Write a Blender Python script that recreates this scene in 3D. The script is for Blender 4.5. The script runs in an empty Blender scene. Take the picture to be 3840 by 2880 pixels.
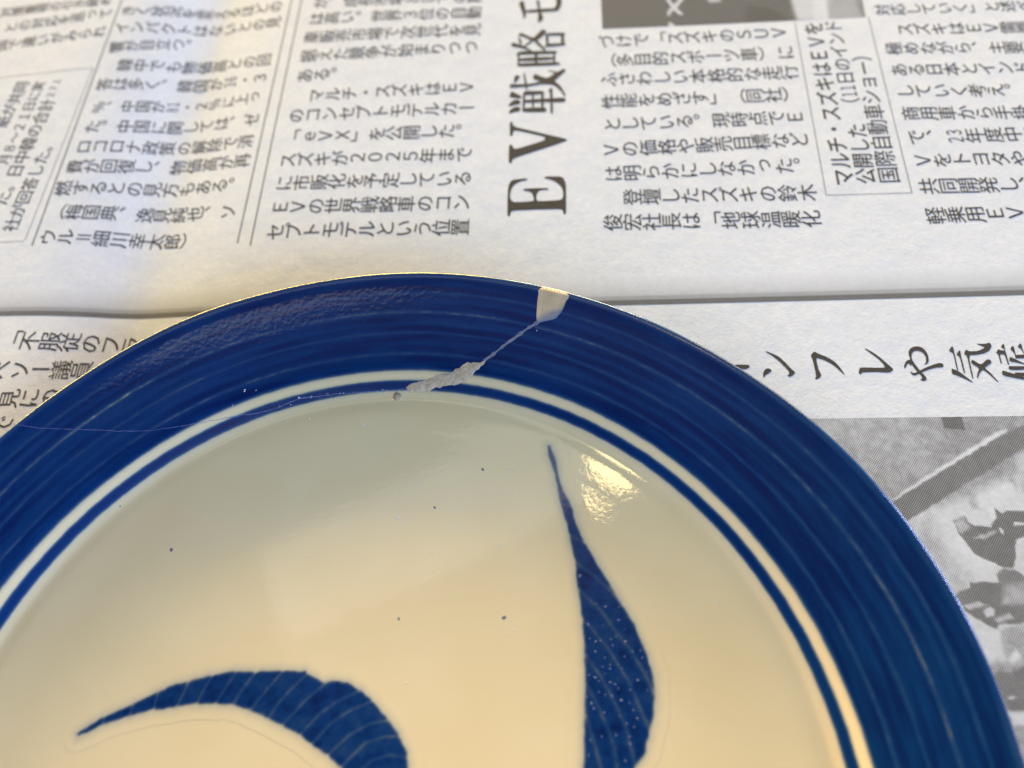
import bpy, math, random
import numpy as np
from mathutils import Matrix, Vector

SC = bpy.context.scene
COL = SC.collection
MM = 0.001

# ------------------------------------------------------------------ camera
cd = bpy.data.cameras.new('camera'); cam = bpy.data.objects.new('camera', cd); COL.objects.link(cam)
CR, CU, CW = Vector((0.98440151,-0.15748263,-0.07844033)), Vector((0.17593653,0.88114809,0.43888994)), Vector((0.0,0.44584444,-0.89511046))
cam.matrix_world = Matrix(((CR.x,CU.x,-CW.x,0.04228765),(CR.y,CU.y,-CW.y,0.00339180),(CR.z,CU.z,-CW.z,0.18119333),(0,0,0,1)))
cd.sensor_width = 36; cd.sensor_fit = 'HORIZONTAL'; cd.lens = 27.3777
cd.clip_start = 0.01; cd.clip_end = 20
cd.dof.use_dof = True; cd.dof.focus_distance = 0.186; cd.dof.aperture_fstop = 7.6
SC.camera = cam

# ------------------------------------------------------------------ light and exposure
w = bpy.data.worlds.new('World'); SC.world = w; w.use_nodes = True
bg = w.node_tree.nodes['Background']; bg.inputs[0].default_value = (1.0,0.80,0.60,1); bg.inputs[1].default_value = 0.02
def lamp(name, kind, loc, target, color, energy, size, roll=0.0):
    d = bpy.data.lights.new(name, kind); o = bpy.data.objects.new(name, d); COL.objects.link(o)
    o.location = loc; d.color = color; d.energy = energy
    if kind == 'AREA':
        d.shape = 'RECTANGLE'; d.size, d.size_y = size
    else: d.shadow_soft_size = size
    o.rotation_euler = (Vector(target)-Vector(loc)).to_track_quat('-Z','Y').to_euler(); o.rotation_euler.rotate_axis('Z', roll)
    return o
def polar(az, el, d, z=0.012):
    az, el = math.radians(az), math.radians(el)
    return (math.sin(az)*math.cos(el)*d, math.cos(az)*math.cos(el)*d, z+math.sin(el)*d)
# a row of low windows and lamps along the far side of the room, and the dim room behind the camera
for az, el, col, en in ((-60,8,(0.42,0.62,1.0),77.0),(-38,5.6,(1.0,0.68,0.14),78.0),(-19,5.6,(1.0,0.63,0.11),104.0),(0,5.7,(1.0,0.70,0.12),144.0),
                        (20,5.8,(1.0,0.90,0.56),94.0),(45,5.6,(1.0,0.68,0.16),38.0),(75,7,(0.48,0.55,1.0),100.0)):
    lamp('low_window','AREA',polar(az,el,2.5),(0,0,0.012),col,en,(0.8,0.32))
lamp('room_fill','AREA',polar(135,28,2.5),(0,0,0.012),(0.22,0.53,1.0),66.0,(1.2,1.2))
lamp('room_fill','AREA',polar(180,33,2.5),(0,0,0.012),(0.86,0.82,1.0),31.0,(1.2,1.2))
lamp('sheen_panel','AREA',(-0.235,0.575,1.75),(-0.2351,0.5749,0),(1.0,0.95,0.86),0.80,(0.80,0.24),math.radians(15))  # added overhead panel, shaped for its pale reflection in rim and well
lamp('ceiling_bulb','POINT',(0.138,0.376,1.069),(0,0,0),(1.0,0.74,0.32),1.5,0.038)
SC.view_settings.view_transform = 'Standard'; SC.view_settings.look = 'None'; SC.view_settings.exposure = 0; SC.view_settings.gamma = 1
SC.cycles.max_bounces = 6

# ------------------------------------------------------------------ measured outlines in millimetres on the page or the plate
PROFILE = [(0,13.75),(30,13.8),(60,13.95),(78,14.15),(82,14.27),(86,14.39),(88,14.40),(89.2,14.48),(90.3,14.82),(91.3,15.36),(92.3,16.05),(93.4,16.75),(94.5,17.4),(95.6,17.95),(97.2,18.5),(100,19.15),(106,20.45),(112,21.75),(116.5,22.75),(117.6,23.04),(118.3,23.22),(118.8,23.33),(119.2,23.38)]
def zprof(r):
    P = PROFILE
    if r >= P[-1][0]: return P[-1][1]
    for i in range(len(P)-1):
        if r <= P[i+1][0]:
            a, b = P[i], P[i+1]
            m0 = (b[1]-P[i-1][1])/(b[0]-P[i-1][0]) if i > 0 else 0.0
            m1 = (P[i+2][1]-a[1])/(P[i+2][0]-a[0]) if i+2 < len(P) else (b[1]-a[1])/(b[0]-a[0])
            d = b[0]-a[0]; t = (r-a[0])/d
            return ((2*t**3-3*t*t+1)*a[1] + (t**3-2*t*t+t)*d*m0 + (-2*t**3+3*t*t)*b[1] + (t**3-t*t)*d*m1)
GS = [(-200,2.8),(-110,3.4),(-60,3.6),(-40,3.55),(-27,3.1),(-16,1.9),(-7,0.55),(0,0.0),(8,0.32),(18,0.8),(30,1.08),(46,1.15),(68,1.0),(120,0.45),(200,0.1),(500,0)]
def interp(T, x):
    if x <= T[0][0]: return T[0][1]
    for i in range(len(T)-1):
        a, b = T[i], T[i+1]
        if x <= b[0]:
            d = b[0]-a[0]; t = (x-a[0])/d
            m0 = (b[1]-T[i-1][1])/(b[0]-T[i-1][0]) if i > 0 else 0.0
            m1 = (T[i+2][1]-a[1])/(T[i+2][0]-a[0]) if i+2 < len(T) else 0.0
            return ((2*t**3-3*t*t+1)*a[1] + (t**3-2*t*t+t)*d*m0 + (-2*t**3+3*t*t)*b[1] + (t**3-t*t)*d*m1)
    return T[-1][1]
T = [[0,["き","く","状","況","を","変","え","る","ほ","ど","の"],[-67.04,262.05],[-15.85,254.57],"v",0],[0,["イ","ン","パ","ク","ト","は","な","い","と","の","見"],[-68.99,253.78],[-16.89,246.55],"v",0],[0,["響","が","目","立","つ","。"],[-70.19,244.54],[-45.08,243.43],"v",0],[0,["　","韓","中","で","も","物","価","高","と","の","回"],[-72.09,236.1],[-20.48,229.03],"v",0],[0,["答","は","多","く","、","韓","国","が","36","・","3"],[-73.22,227.51],[-21.97,220.94],"v",0],[0,["％","、","中","国","が","81","・","2","％","に","上","っ"],[-74.37,217.39],[-23.7,212.3],"v",0],[0,["た","。","中","国","に","関","し","て","は","、","ゼ"],[-75.84,209.17],[-24.94,202.84],"v",0],[0,["ロ","コ","ロ","ナ","政","策","の","解","除","で","消"],[-77.94,201.07],[-27.01,193.94],"v",0],[0,["費","が","回","復","し","、","物","価","高","が","再"],[-80.06,193.23],[-28.16,186.18],"v",0],[0,["燃","す","る","と","の","見","方","も","あ","る","。"],[-82.9,185.12],[-30.04,177.11],"v",0],[0,["（","梅","国","典","、","逸","見","純","也","、","ソ"],[-84.11,176.14],[-32.51,166.97],"v",0],[0,["ウ","ル","＝","細","川","幸","太","郎","）"],[-85.8,167.15],[-44.54,159.03],"v",0],[1,["が","、","成","長","市","場","と","し","て","の","期"],[0.1,251.86],[53.15,241.67],"v",0],[1,["は","高","い","。","世","界","３","位","の","自","動"],[-1.7,244.1],[51.8,233.99],"v",0],[1,["車","販","売","市","場","で","次","世","代","を","見"],[-3.77,235.44],[50.3,225.76],"v",0],[1,["据","え","た","競","争","が","始","ま","り","つ","つ"],[-5.26,226.62],[48.58,217.82],"v",0],[1,["あ","る","。"],[-6.81,217.71],[4.42,216.0],"v",0],[1,["　","マ","ル","チ","・","ス","ズ","キ","は","Ｅ","Ｖ"],[-8.85,208.73],[44.73,200.42],"v",0],[1,["の","コ","ン","セ","プ","ト","モ","デ","ル","カ","ー"],[-10.38,200.6],[43.53,191.44],"v",0],[1,["「","ｅ","Ｖ","Ｘ","」","を","公","開","し","た","。"],[-12.24,191.78],[41.54,182.26],"v",0],[1,["ス","ズ","キ","が","２","０","２","５","年","ま","で"],[-13.64,182.58],[40.28,172.8],"v",0],[1,["に","市","販","化","を","予","定","し","て","い","る"],[-15.07,173.71],[38.66,163.65],"v",0],[1,["Ｅ","Ｖ","の","世","界","戦","略","車","の","コ","ン"],[-16.56,164.73],[37.16,154.69],"v",0],[1,["セ","プ","ト","モ","デ","ル","と","い","う","位","置"],[-18.23,156.0],[35.62,145.95],"v",0],[2,["づ","け","で","「","ス","ズ","キ","の","Ｓ","Ｕ","Ｖ"],[92.47,210.0],[146.51,200.81],"v",0],[2,["（","多","目","的","ス","ポ","ー","ツ","車","）","に"],[90.8,201.45],[145.79,191.72],"v",0],[2,["ふ","さ","わ","し","い","本","格","的","な","走","行"],[89.45,193.2],[144.26,183.24],"v",0],[2,["性","能","を","め","ざ","す","」","（","同","社","）"],[87.98,184.08],[142.12,174.26],"v",0],[2,["と","し","て","い","る","。","現","時","点","で","Ｅ"],[86.53,174.71],[140.23,165.09],"v",0],[2,["Ｖ","の","価","格","や","販","売","目","標","な","ど"],[84.06,164.93],[138.65,156.28],"v",0],[2,["は","明","ら","か","に","し","な","か","っ","た","。"],[82.79,155.78],[136.81,146.8],"v",0],[2,["　","登","壇","し","た","ス","ズ","キ","の","鈴","木"],[80.9,147.17],[134.65,136.97],"v",0],[2,["俊","宏","社","長","は","「","地","球","温","暖","化"],[78.85,138.52],[132.79,127.93],"v",0],[3,["マ","ル","チ","・","ス","ズ","キ","は","Ｅ","Ｖ","を"],[146.28,139.97],[157.64,199.98],"h",1],[3,["公","開","し","た"],[152.31,139.09],[155.88,155.83],"h",1],[3,["（","11","日","の","イ","ン","ド"],[157.89,165.93],[163.74,199.29],"h",0],[3,["国","際","自","動","車","シ","ョ","ー","）"],[158.58,138.05],[167.75,185.46],"h",0],[4,["対","応","し","て","い","く","」","と","述","べ","た"],[181.08,202.69],[227.73,192.61],"v",0],[4,["　","ス","ズ","キ","は","Ｅ","Ｖ","需","要"],[179.51,193.73],[219.7,184.47],"v",0],[4,["極","め","な","が","ら","、","主","要"],[178.25,185.46],[212.87,177.03],"v",0],[4,["あ","る","日","本","と","イ","ン","ド"],[176.41,176.3],[211.32,168.52],"v",0],[4,["し","て","い","く","考","え","。"],[174.94,167.6],[205.09,160.54],"v",0],[4,["商","用","車","か","ら","手","掛","け"],[173.1,158.73],[208.57,150.72],"v",0],[4,["で","、","23","年","度","中","に"],[171.31,149.52],[202.76,143.64],"v",0],[4,["Ｖ","を","ト","ヨ","タ","や"],[169.74,141.01],[195.71,135.87],"v",0],[4,["共","同","開","発","し","、"],[167.74,131.8],[194.0,126.49],"v",0],[4,["軽","乗","用","Ｅ","Ｖ"],[165.57,121.76],[186.3,118.15],"v",0],[5,["対","策","重","視","の","引","き","締","め"],[-112.03,272.67],[-75.67,269.26],"v",0],[5,["と","の","対","応","を","巡","っ","て"],[-109.11,264.1],[-75.2,262.47],"v",0],[5,["国","で","違","い","が","み","ら","れ"],[-111.49,255.27],[-76.81,253.35],"v",0],[6,["社","が","回","答","し","た","。"],[-97.6,174.19],[-89.94,204.19],"h",0],[6,["た","。","日","中","韓","の","合","計"],[-102.04,185.18],[-91.97,222.13],"h",0],[6,["２","７","１"],[-91.18,226.53],[-89.61,232.43],"h",0],[6,["月","８","〜","２","１","日","に","実"],[-103.4,201.5],[-95.79,231.73],"h",0],[6,["紙","が","共","同"],[-106.01,218.29],[-101.83,232.99],"h",0],[7,["「","不","服","従","の","フ","ラ"],[-92.88,132.74],[-60.18,126.23],"v",0],[7,["ペ","ソ","ー","議","員"],[-94.34,123.6],[-72.9,120.19],"v",0],[7,["見","に","の"],[-90.94,114.17],[-80.25,112.79],"v",0],[7,["で"],[-91.52,106.49],[-86.28,105.66],"v",0]]
HEAD = [[[[49.45,147.05],[50.23,146.88],[50.71,148.24],[51.52,148.68],[65.27,146.3],[65.66,145.55],[65.53,144.32],[66.29,144.16],[68.82,157.83],[62.79,159.16],[62.49,158.33],[63.36,158.06],[64.91,157.02],[66.32,155.32],[66.96,153.52],[66.88,151.62],[66.42,150.09],[65.46,149.54],[58.78,150.54],[58.87,152.01],[59.26,153.29],[60.3,154.3],[61.79,154.16],[62.71,153.91],[62.97,154.73],[55.88,156.0],[55.59,155.19],[56.52,154.9],[57.69,154.18],[58.13,152.99],[58.11,151.63],[57.85,150.74],[52.52,151.54],[51.74,152.06],[51.31,153.38],[51.75,155.47],[52.57,157.22],[54.07,158.42],[55.88,158.86],[57.35,158.82],[57.58,159.61],[51.83,160.11]]],[[[55.94,182.77],[56.69,182.61],[56.65,181.24],[57.39,180.23],[67.46,174.53],[71.81,172.06],[71.71,171.19],[55.66,168.2],[54.23,167.59],[53.91,166.28],[52.95,166.49],[54.27,173.7],[55.14,173.51],[55.19,172.18],[55.96,171.42],[67.25,173.39],[57.08,178.97],[56.31,178.45],[55.72,176.88],[55.03,177.03]]],[[[58.46,195.42],[58.68,195.3],[61.36,192.53],[60.85,191.54],[57.15,193.01]],[[56.4,189.0],[57.24,190.63],[58.77,191.54],[59.91,191.44],[60.63,190.48],[60.25,189.32],[58.87,189.32]],[[55.93,186.01],[56.76,187.62],[58.29,188.58],[59.63,188.36],[60.18,187.46],[59.54,186.37],[57.94,186.42]],[[61.46,193.14],[62.75,194.59],[63.87,194.33],[68.56,193.25],[68.31,191.87],[62.42,192.6]],[[60.14,185.86],[61.11,187.56],[67.56,186.39],[67.95,185.37],[67.63,184.21]],[[61.44,190.93],[68.2,189.94],[74.49,189.01],[74.39,187.3],[73.42,187.06],[67.93,188.43],[61.44,189.52]],[[61.82,193.21],[62.49,193.06],[61.39,187.18],[60.39,186.02]],[[64.69,193.03],[65.25,192.9],[64.2,186.85],[63.65,186.98]],[[67.59,193.0],[68.37,192.81],[67.18,186.17],[66.41,186.35]],[[69.65,192.83],[71.04,194.11],[71.34,193.87],[69.6,183.14],[68.81,183.17],[70.42,192.65]],[[58.01,196.96],[58.76,198.72],[59.39,198.26],[65.29,197.21],[68.63,197.57],[70.79,197.87],[72.67,196.62],[74.21,193.68],[74.85,189.71],[74.51,189.16],[73.7,192.2],[71.93,195.18],[68.41,196.33],[65.11,196.13],[58.91,196.76]],[[65.87,199.19],[66.95,201.38],[68.96,199.44],[70.65,198.39],[73.81,200.26],[76.61,201.4],[77.0,200.32],[74.36,198.17],[72.16,196.42],[68.57,197.26]],[[70.62,202.16],[74.32,200.47],[73.92,199.58]],[[59.8,198.65],[60.37,201.44],[61.29,202.05],[62.32,201.15],[60.14,198.57]],[[63.49,202.52],[63.94,202.41],[63.64,195.03],[62.94,195.03]]],[[[62.33,210.62],[63.6,212.52],[75.13,209.95],[75.84,209.27],[75.32,208.38],[63.54,210.67]],[[63.09,209.43],[74.2,207.47],[73.9,205.87],[62.83,207.81]],[[61.63,205.59],[62.84,207.14],[75.34,204.69],[75.76,203.76],[75.3,203.2]],[[63.07,211.46],[63.64,211.32],[62.91,206.13],[62.14,205.81]],[[68.48,210.19],[69.39,209.97],[68.61,205.46],[67.69,205.67]],[[74.32,208.79],[75.01,208.63],[74.29,204.77],[73.61,204.94]],[[61.4,215.26],[62.18,217.14],[65.4,214.66],[68.01,211.65],[67.67,211.05],[65.18,213.34]],[[64.36,219.4],[65.58,220.86],[66.75,219.88],[69.21,217.2],[72.12,219.99],[73.0,220.83],[74.39,219.09],[70.43,215.87],[68.75,215.93],[65.88,219.04]],[[64.37,218.7],[65.07,218.54],[65.27,215.38],[64.46,215.57]],[[65.34,214.33],[68.63,216.65],[68.98,215.88],[65.98,213.84]],[[69.04,216.21],[70.25,216.26],[72.44,210.94],[71.86,210.4]],[[73.16,217.65],[74.3,218.59],[79.9,217.4],[79.65,216.07],[74.06,217.26]],[[71.98,212.41],[73.2,213.83],[78.99,212.6],[79.15,211.54],[73.14,212.14]],[[73.39,217.59],[74.32,217.37],[73.54,212.38],[72.85,212.55]],[[78.39,217.08],[79.43,216.82],[78.67,212.17],[77.75,212.39]]],[[[67.26,234.81],[68.48,236.17],[69.11,235.46],[69.06,230.72],[68.65,228.29],[67.65,226.73],[67.82,229.21]],[[68.86,231.02],[72.54,230.78],[78.8,229.79],[78.48,228.06],[69.0,229.65]],[[73.31,235.18],[74.38,234.91],[73.81,229.57],[74.32,225.48],[71.78,223.6],[73.22,229.71]],[[80.39,235.65],[82.06,235.23],[81.38,230.98],[79.73,228.11],[77.51,228.12],[77.49,229.39],[79.41,230.37]]],[[[99.35,87.81],[102.77,87.09],[102.93,86.6],[102.48,86.11],[101.23,85.97],[99.19,87.25]]],[[[105.3,82.95],[105.63,84.03],[106.34,84.95],[107.19,85.21],[107.82,84.75],[107.88,84.26],[107.3,83.89],[106.14,83.45],[105.54,82.9]],[[107.9,90.02],[108.39,89.93],[109.44,89.12],[110.81,87.96],[111.7,86.41],[112.39,84.81],[113.01,83.53],[113.47,82.86],[113.11,82.26],[112.1,81.79],[111.38,81.93],[111.31,82.23],[112.01,82.57],[111.98,83.54],[111.26,85.04],[110.43,86.76],[109.24,88.47]]],[[[118.76,86.65],[120.02,87.57],[120.64,86.86],[122.55,85.39],[123.91,83.86],[124.68,82.15],[125.24,79.64],[124.96,79.8],[124.11,81.5],[123.14,83.14],[121.47,84.74],[119.91,85.73],[119.55,84.15],[119.36,82.06],[119.57,80.78],[119.04,80.12],[117.98,79.76],[117.62,79.93],[118.12,80.4],[118.48,82.24],[118.83,85.07]]],[[[132.4,85.96],[132.82,85.79],[134.22,84.32],[135.54,82.33],[136.4,80.61],[137.41,78.78],[136.05,78.06],[133.21,78.86],[130.01,79.42],[129.54,79.44],[128.87,78.89],[128.72,79.61],[129.1,80.3],[129.66,80.88],[130.1,80.79],[133.64,80.0],[135.61,79.61],[135.37,80.97],[134.61,82.6],[133.36,84.42]]],[[[142.34,80.53],[142.44,81.87],[142.71,82.78],[143.34,83.53],[144.37,83.95],[145.53,83.87],[146.5,83.28],[146.98,81.92],[146.94,80.57],[146.52,79.3],[145.96,78.74],[145.03,78.55],[145.82,79.25],[146.25,80.32],[146.22,81.29],[145.87,82.14],[145.05,82.66],[144.05,82.71],[143.21,82.1],[142.79,81.02],[142.76,79.87],[143.42,77.25],[144.11,75.6],[144.21,74.82],[143.85,74.33],[143.07,74.26],[142.48,74.89],[143.06,74.87],[143.26,75.58],[142.65,77.03],[142.08,79.43],[141.61,78.66],[141.76,79.5],[141.13,79.62],[140.18,78.47],[139.98,78.61],[140.29,79.41],[141.06,80.31],[141.88,80.66]],[[141.08,77.53],[141.25,77.31],[141.58,76.86],[142.43,76.88],[145.33,77.82],[147.34,78.18],[148.77,78.37],[149.55,78.02],[149.57,77.44],[149.04,76.98],[147.8,77.23],[145.36,77.05],[143.29,76.52],[141.61,76.1],[141.09,76.49]]],[[[152.32,81.02],[153.59,82.23],[153.86,82.07],[153.51,80.4],[152.44,75.44],[152.1,75.41],[153.2,80.27]],[[153.71,79.68],[154.84,80.74],[155.1,80.56],[154.7,79.19],[153.78,74.42],[153.43,74.39],[154.31,79.07]],[[155.55,79.4],[156.48,80.6],[156.9,80.38],[157.1,80.05],[158.97,79.67],[160.84,80.07],[161.31,80.36],[159.78,81.55],[159.92,81.68],[161.85,81.22],[162.79,81.42],[163.14,80.86],[162.95,80.22],[162.01,79.25],[160.61,78.76],[158.55,78.69],[156.49,79.02],[155.11,72.65],[154.77,72.62],[156.14,78.99]],[[151.11,76.28],[151.51,76.01],[152.61,75.03],[153.49,73.53],[154.64,71.62],[154.43,71.62],[152.8,73.11],[151.59,74.19],[150.57,74.78]],[[156.21,76.77],[156.95,77.73],[158.31,75.78],[160.35,76.99],[161.12,76.83],[161.15,76.06],[160.58,75.6],[158.78,74.92],[159.63,73.43],[160.49,70.64],[160.22,70.6],[159.33,72.74],[158.28,74.55],[157.09,73.75],[156.15,72.53],[155.96,72.66],[156.63,73.84],[157.62,74.97]]],[[[165.05,79.6],[165.91,80.39],[166.18,80.24],[165.66,78.31],[164.98,74.53],[164.63,74.5],[165.11,77.46],[163.91,77.8],[163.44,75.22],[163.09,75.19],[163.64,77.95],[163.18,78.24],[164.31,79.26],[164.54,78.83],[165.66,78.5],[165.55,79.01]],[[166.99,78.62],[167.95,79.43],[168.16,79.16],[167.83,77.68],[167.46,75.93],[167.11,75.52],[167.51,77.36]],[[168.97,78.89],[170.0,79.65],[170.27,79.5],[169.85,77.84],[169.85,76.3],[169.69,75.95],[169.62,78.08]],[[167.55,76.87],[169.92,76.45],[169.47,75.46],[167.34,75.86]],[[165.37,75.4],[165.96,76.52],[166.46,76.32],[167.26,75.49],[168.81,74.04],[168.69,73.78],[166.94,74.79]],[[164.2,73.17],[164.78,74.28],[165.11,74.08],[168.52,73.4],[168.1,72.48]],[[162.05,72.1],[162.72,73.41],[163.16,73.1],[165.11,71.86],[165.46,72.26],[167.74,71.71],[167.31,70.77],[166.63,70.81],[167.27,70.03],[167.0,69.8],[165.07,70.66]]]]
RULES = [[[-29.79,154.37],[-8.84,263.03],0.32,0],[[-25.95,152.59],[-5.38,261.96],0.32,0],[[-90.56,164.86],[-68.6,275.04],0.35,0],[[152.85,204.52],[139.35,134.93],0.16,0],[[175.7,200.89],[162.31,130.6],0.16,0],[[139.35,134.93],[162.31,130.6],0.16,0],[[-77.74,236.16],[-92.96,167.12],0.3,1],[[-115.55,239.95],[-77.74,236.16],0.3,1],[[-105.51,168.85],[-92.96,167.12],0.3,1]]
BAND = [[72.42,111.44],[177.09,92.84]]
PH = [[0.84,1.2,[[122.84,44.02],[135.02,43.3],[161.36,48.77],[142.02,7.51],[114.92,12.09]]],[0.6,2.0,[[126.93,40.9],[131.71,42.28],[131.33,37.18],[137.29,16.73],[131.38,17.75],[124.76,41.82]]],[0.92,0.25,[[124.48,46.44],[135.19,50.92],[147.1,55.32],[155.44,58.35],[157.17,58.07],[146.76,53.7],[125.67,46.39]]],[0.27,0.12,[[124.65,45.96],[136.87,50.79],[157.27,57.71],[164.87,58.92],[162.92,54.73],[140.13,46.2],[126.15,41.04],[125.83,41.97]]],[0.2,0.08,[[143.62,64.31],[148.48,63.46],[147.6,60.0],[142.96,61.4]]],[0.55,0.5,[[141.68,46.63],[143.55,47.0],[142.98,40.91],[141.27,40.87]]],[0.5,0.6,[[152.55,49.11],[154.14,48.44],[153.15,43.6],[151.99,45.95]]],[0.62,0.4,[[155.99,51.76],[159.97,52.11],[155.43,42.29],[153.55,42.99]]],[0.24,0.12,[[136.06,39.28],[139.06,40.0],[139.4,38.44],[139.97,37.42],[141.73,37.1],[143.6,36.53],[145.72,38.31],[146.25,40.53],[147.38,39.28],[148.7,39.73],[153.16,38.44],[152.09,36.12],[149.42,36.61],[148.96,36.8],[148.55,36.02],[150.8,35.73],[151.8,35.49],[150.94,33.61],[147.88,32.71],[146.96,31.65],[145.88,28.54],[144.4,26.84],[141.91,27.72],[139.34,29.81],[137.75,31.2],[137.14,33.64],[136.15,36.3]]],[0.55,0.3,[[136.06,39.28],[139.06,40.0],[139.26,37.32],[137.08,36.13],[136.33,36.72]]],[0.8,0.1,[[145.26,36.0],[145.61,36.05],[145.91,34.98],[145.47,34.49],[145.04,35.02]]],[0.6,0.2,[[139.1,34.86],[142.68,35.45],[144.66,35.66],[143.78,34.91],[140.97,34.07]]],[0.3,0.2,[[140.4,26.26],[142.23,27.44],[143.96,26.7],[147.7,26.58],[145.65,22.13],[140.18,23.09]]],[0.8,0.15,[[144.71,26.68],[146.07,28.72],[147.06,31.63],[151.96,33.43],[147.55,23.91],[145.92,25.06]]],[0.26,0.12,[[130.13,23.49],[131.51,24.2],[133.77,24.44],[134.19,25.43],[136.33,25.38],[143.12,23.64],[148.1,22.76],[144.42,14.88],[138.56,15.89],[136.56,16.14],[135.59,15.39],[134.85,15.62],[132.18,18.23],[130.77,19.92],[130.31,21.88]]],[0.75,0.2,[[134.24,19.32],[136.06,19.83],[136.8,19.08],[136.29,17.93],[134.64,17.8]]],[0.62,0.3,[[135.95,17.16],[139.42,17.8],[140.05,16.86],[136.69,16.42]]],[0.5,0.5,[[140.99,23.7],[147.28,23.33],[145.26,18.95],[138.81,19.77]]],[0.65,0.2,[[130.68,20.98],[134.09,21.43],[135.74,20.3],[131.89,20.04]]],[0.55,0.4,[[136.1,15.1],[143.71,15.62],[139.44,6.4],[135.55,8.03],[135.12,10.56]]],[0.9,0.3,[[135.47,9.02],[137.75,10.61],[138.11,9.36],[135.94,7.77]]],[0.26,0.3,[[130.88,6.59],[132.54,7.08],[134.78,6.32],[139.07,7.83],[134.8,-1.44],[131.25,-0.39]]],[0.7,0.2,[[131.9,1.74],[132.74,2.26],[133.67,1.83],[132.86,1.4]]],[0.8,0.3,[[130.98,-0.54],[133.29,-1.01],[135.08,-0.84],[133.7,-3.84],[130.79,-3.64]]],[0.45,0.4,[[130.32,-3.56],[134.63,-3.99],[129.41,-15.25],[126.7,-14.83]]]]
PHQ = [[104.3,71.34],[171.47,59.24],[139.71,-17.81],[79.44,-8.32]]
PT = [[0.74,0.8,[[161.69,248.79],[192.56,240.15],[176.03,195.61],[153.84,205.26],[154.18,210.51]]],[0.5,0.8,[[175.31,237.43],[190.04,233.35],[176.03,195.61],[162.97,202.9]]],[0.35,0.6,[[177.97,222.16],[185.16,220.21],[176.03,195.61],[173.7,201.43],[174.25,207.95]]],[0.85,0.3,[[165.58,225.5],[169.01,224.57],[163.39,202.79],[158.83,203.97]]],[0.12,0.6,[[140.14,215.51],[147.85,212.16],[151.56,205.19],[137.75,207.41]]],[0.85,0.25,[[115.42,225.28],[116.74,224.95],[117.46,221.32],[120.03,224.11],[121.35,223.77],[118.0,219.81],[119.38,217.08],[118.92,216.19],[117.78,217.15],[117.05,219.71],[114.72,216.91],[114.1,217.74],[115.44,219.78],[116.56,220.52]]],[0.85,0.2,[[113.76,213.8],[114.58,213.59],[116.09,210.56],[113.36,210.58]]],[0.6,0.3,[[128.72,222.57],[133.5,221.34],[132.43,219.2],[128.92,219.9]]]]
PTQ = [[99.52,256.97],[182.44,234.57],[174.82,200.86],[92.15,216.01]]
LEAF1 = [[-58.0,25.39],[-55.09,26.89],[-52.44,27.84],[-47.22,29.1],[-44.25,30.01],[-39.7,31.35],[-35.16,31.91],[-30.31,32.22],[-25.17,32.15],[-20.88,31.43],[-15.26,30.65],[-10.45,29.68],[-6.77,26.96],[-4.77,26.84],[-1.81,26.13],[0.82,24.03],[3.14,21.81],[5.83,18.03],[7.95,14.57],[9.16,11.07],[9.26,8.29],[8.99,4.59],[7.82,0.66],[5.42,-2.99],[-3.19,-1.66],[-2.41,2.26],[-2.66,6.43],[-3.99,10.41],[-6.73,13.0],[-9.57,15.4],[-12.14,17.64],[-15.55,19.98],[-18.74,21.96],[-22.68,24.33],[-26.44,25.88],[-33.52,27.05],[-39.04,27.13],[-42.56,27.4],[-46.82,27.02],[-52.05,26.4],[-57.68,24.88]]
K1 = [[[-52.48,27.96],[-52.64,26.71]],[[-46.7,29.11],[-47.1,27.31]],[[-41.45,30.36],[-42.32,27.34]],[[-35.13,31.57],[-36.21,29.37],[-37.29,27.44]],[[-29.92,32.25],[-31.54,30.02],[-33.25,27.01]],[[-24.81,32.24],[-26.97,29.49],[-29.34,26.36]],[[-20.6,31.29],[-23.16,29.1],[-25.82,25.67]],[[-20.71,31.43],[-22.64,29.24],[-24.41,27.42],[-25.42,25.25]],[[-14.86,30.69],[-18.36,27.59],[-21.8,24.31]],[[-9.83,29.24],[-14.11,26.18],[-16.17,24.42],[-18.34,21.9]],[[-6.03,26.71],[-10.68,23.98],[-15.66,19.99]],[[0.57,23.97],[-4.25,22.68],[-8.08,20.79],[-12.04,17.6]],[[3.27,21.67],[-1.91,20.46],[-5.71,18.82],[-9.8,15.46]],[[5.88,17.48],[2.32,17.5],[-2.2,16.0],[-6.76,13.0]],[[8.15,14.21],[5.02,14.61],[1.08,14.14],[-3.74,10.78]],[[9.31,10.09],[5.93,11.17],[2.29,10.89],[-1.24,8.66]]]
LEAF2 = [[47.89,69.4],[48.52,69.14],[49.09,65.49],[48.99,62.04],[49.37,58.21],[50.42,54.89],[50.64,52.08],[51.3,47.3],[52.65,43.57],[53.93,39.45],[55.55,35.24],[57.03,31.42],[58.38,27.27],[59.53,21.56],[59.86,16.81],[59.27,13.49],[58.04,9.26],[56.36,6.26],[55.02,3.68],[52.61,1.36],[48.57,-2.11],[43.79,-5.39],[40.59,-4.89],[41.81,-0.59],[42.72,2.94],[43.54,6.2],[44.92,12.55],[46.35,19.09],[47.4,24.79],[48.01,29.77],[48.27,34.74],[48.61,39.95],[48.8,40.6],[48.79,45.33],[48.68,50.25],[48.17,54.75],[48.24,59.31],[48.12,63.94],[47.64,66.69]]
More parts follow.
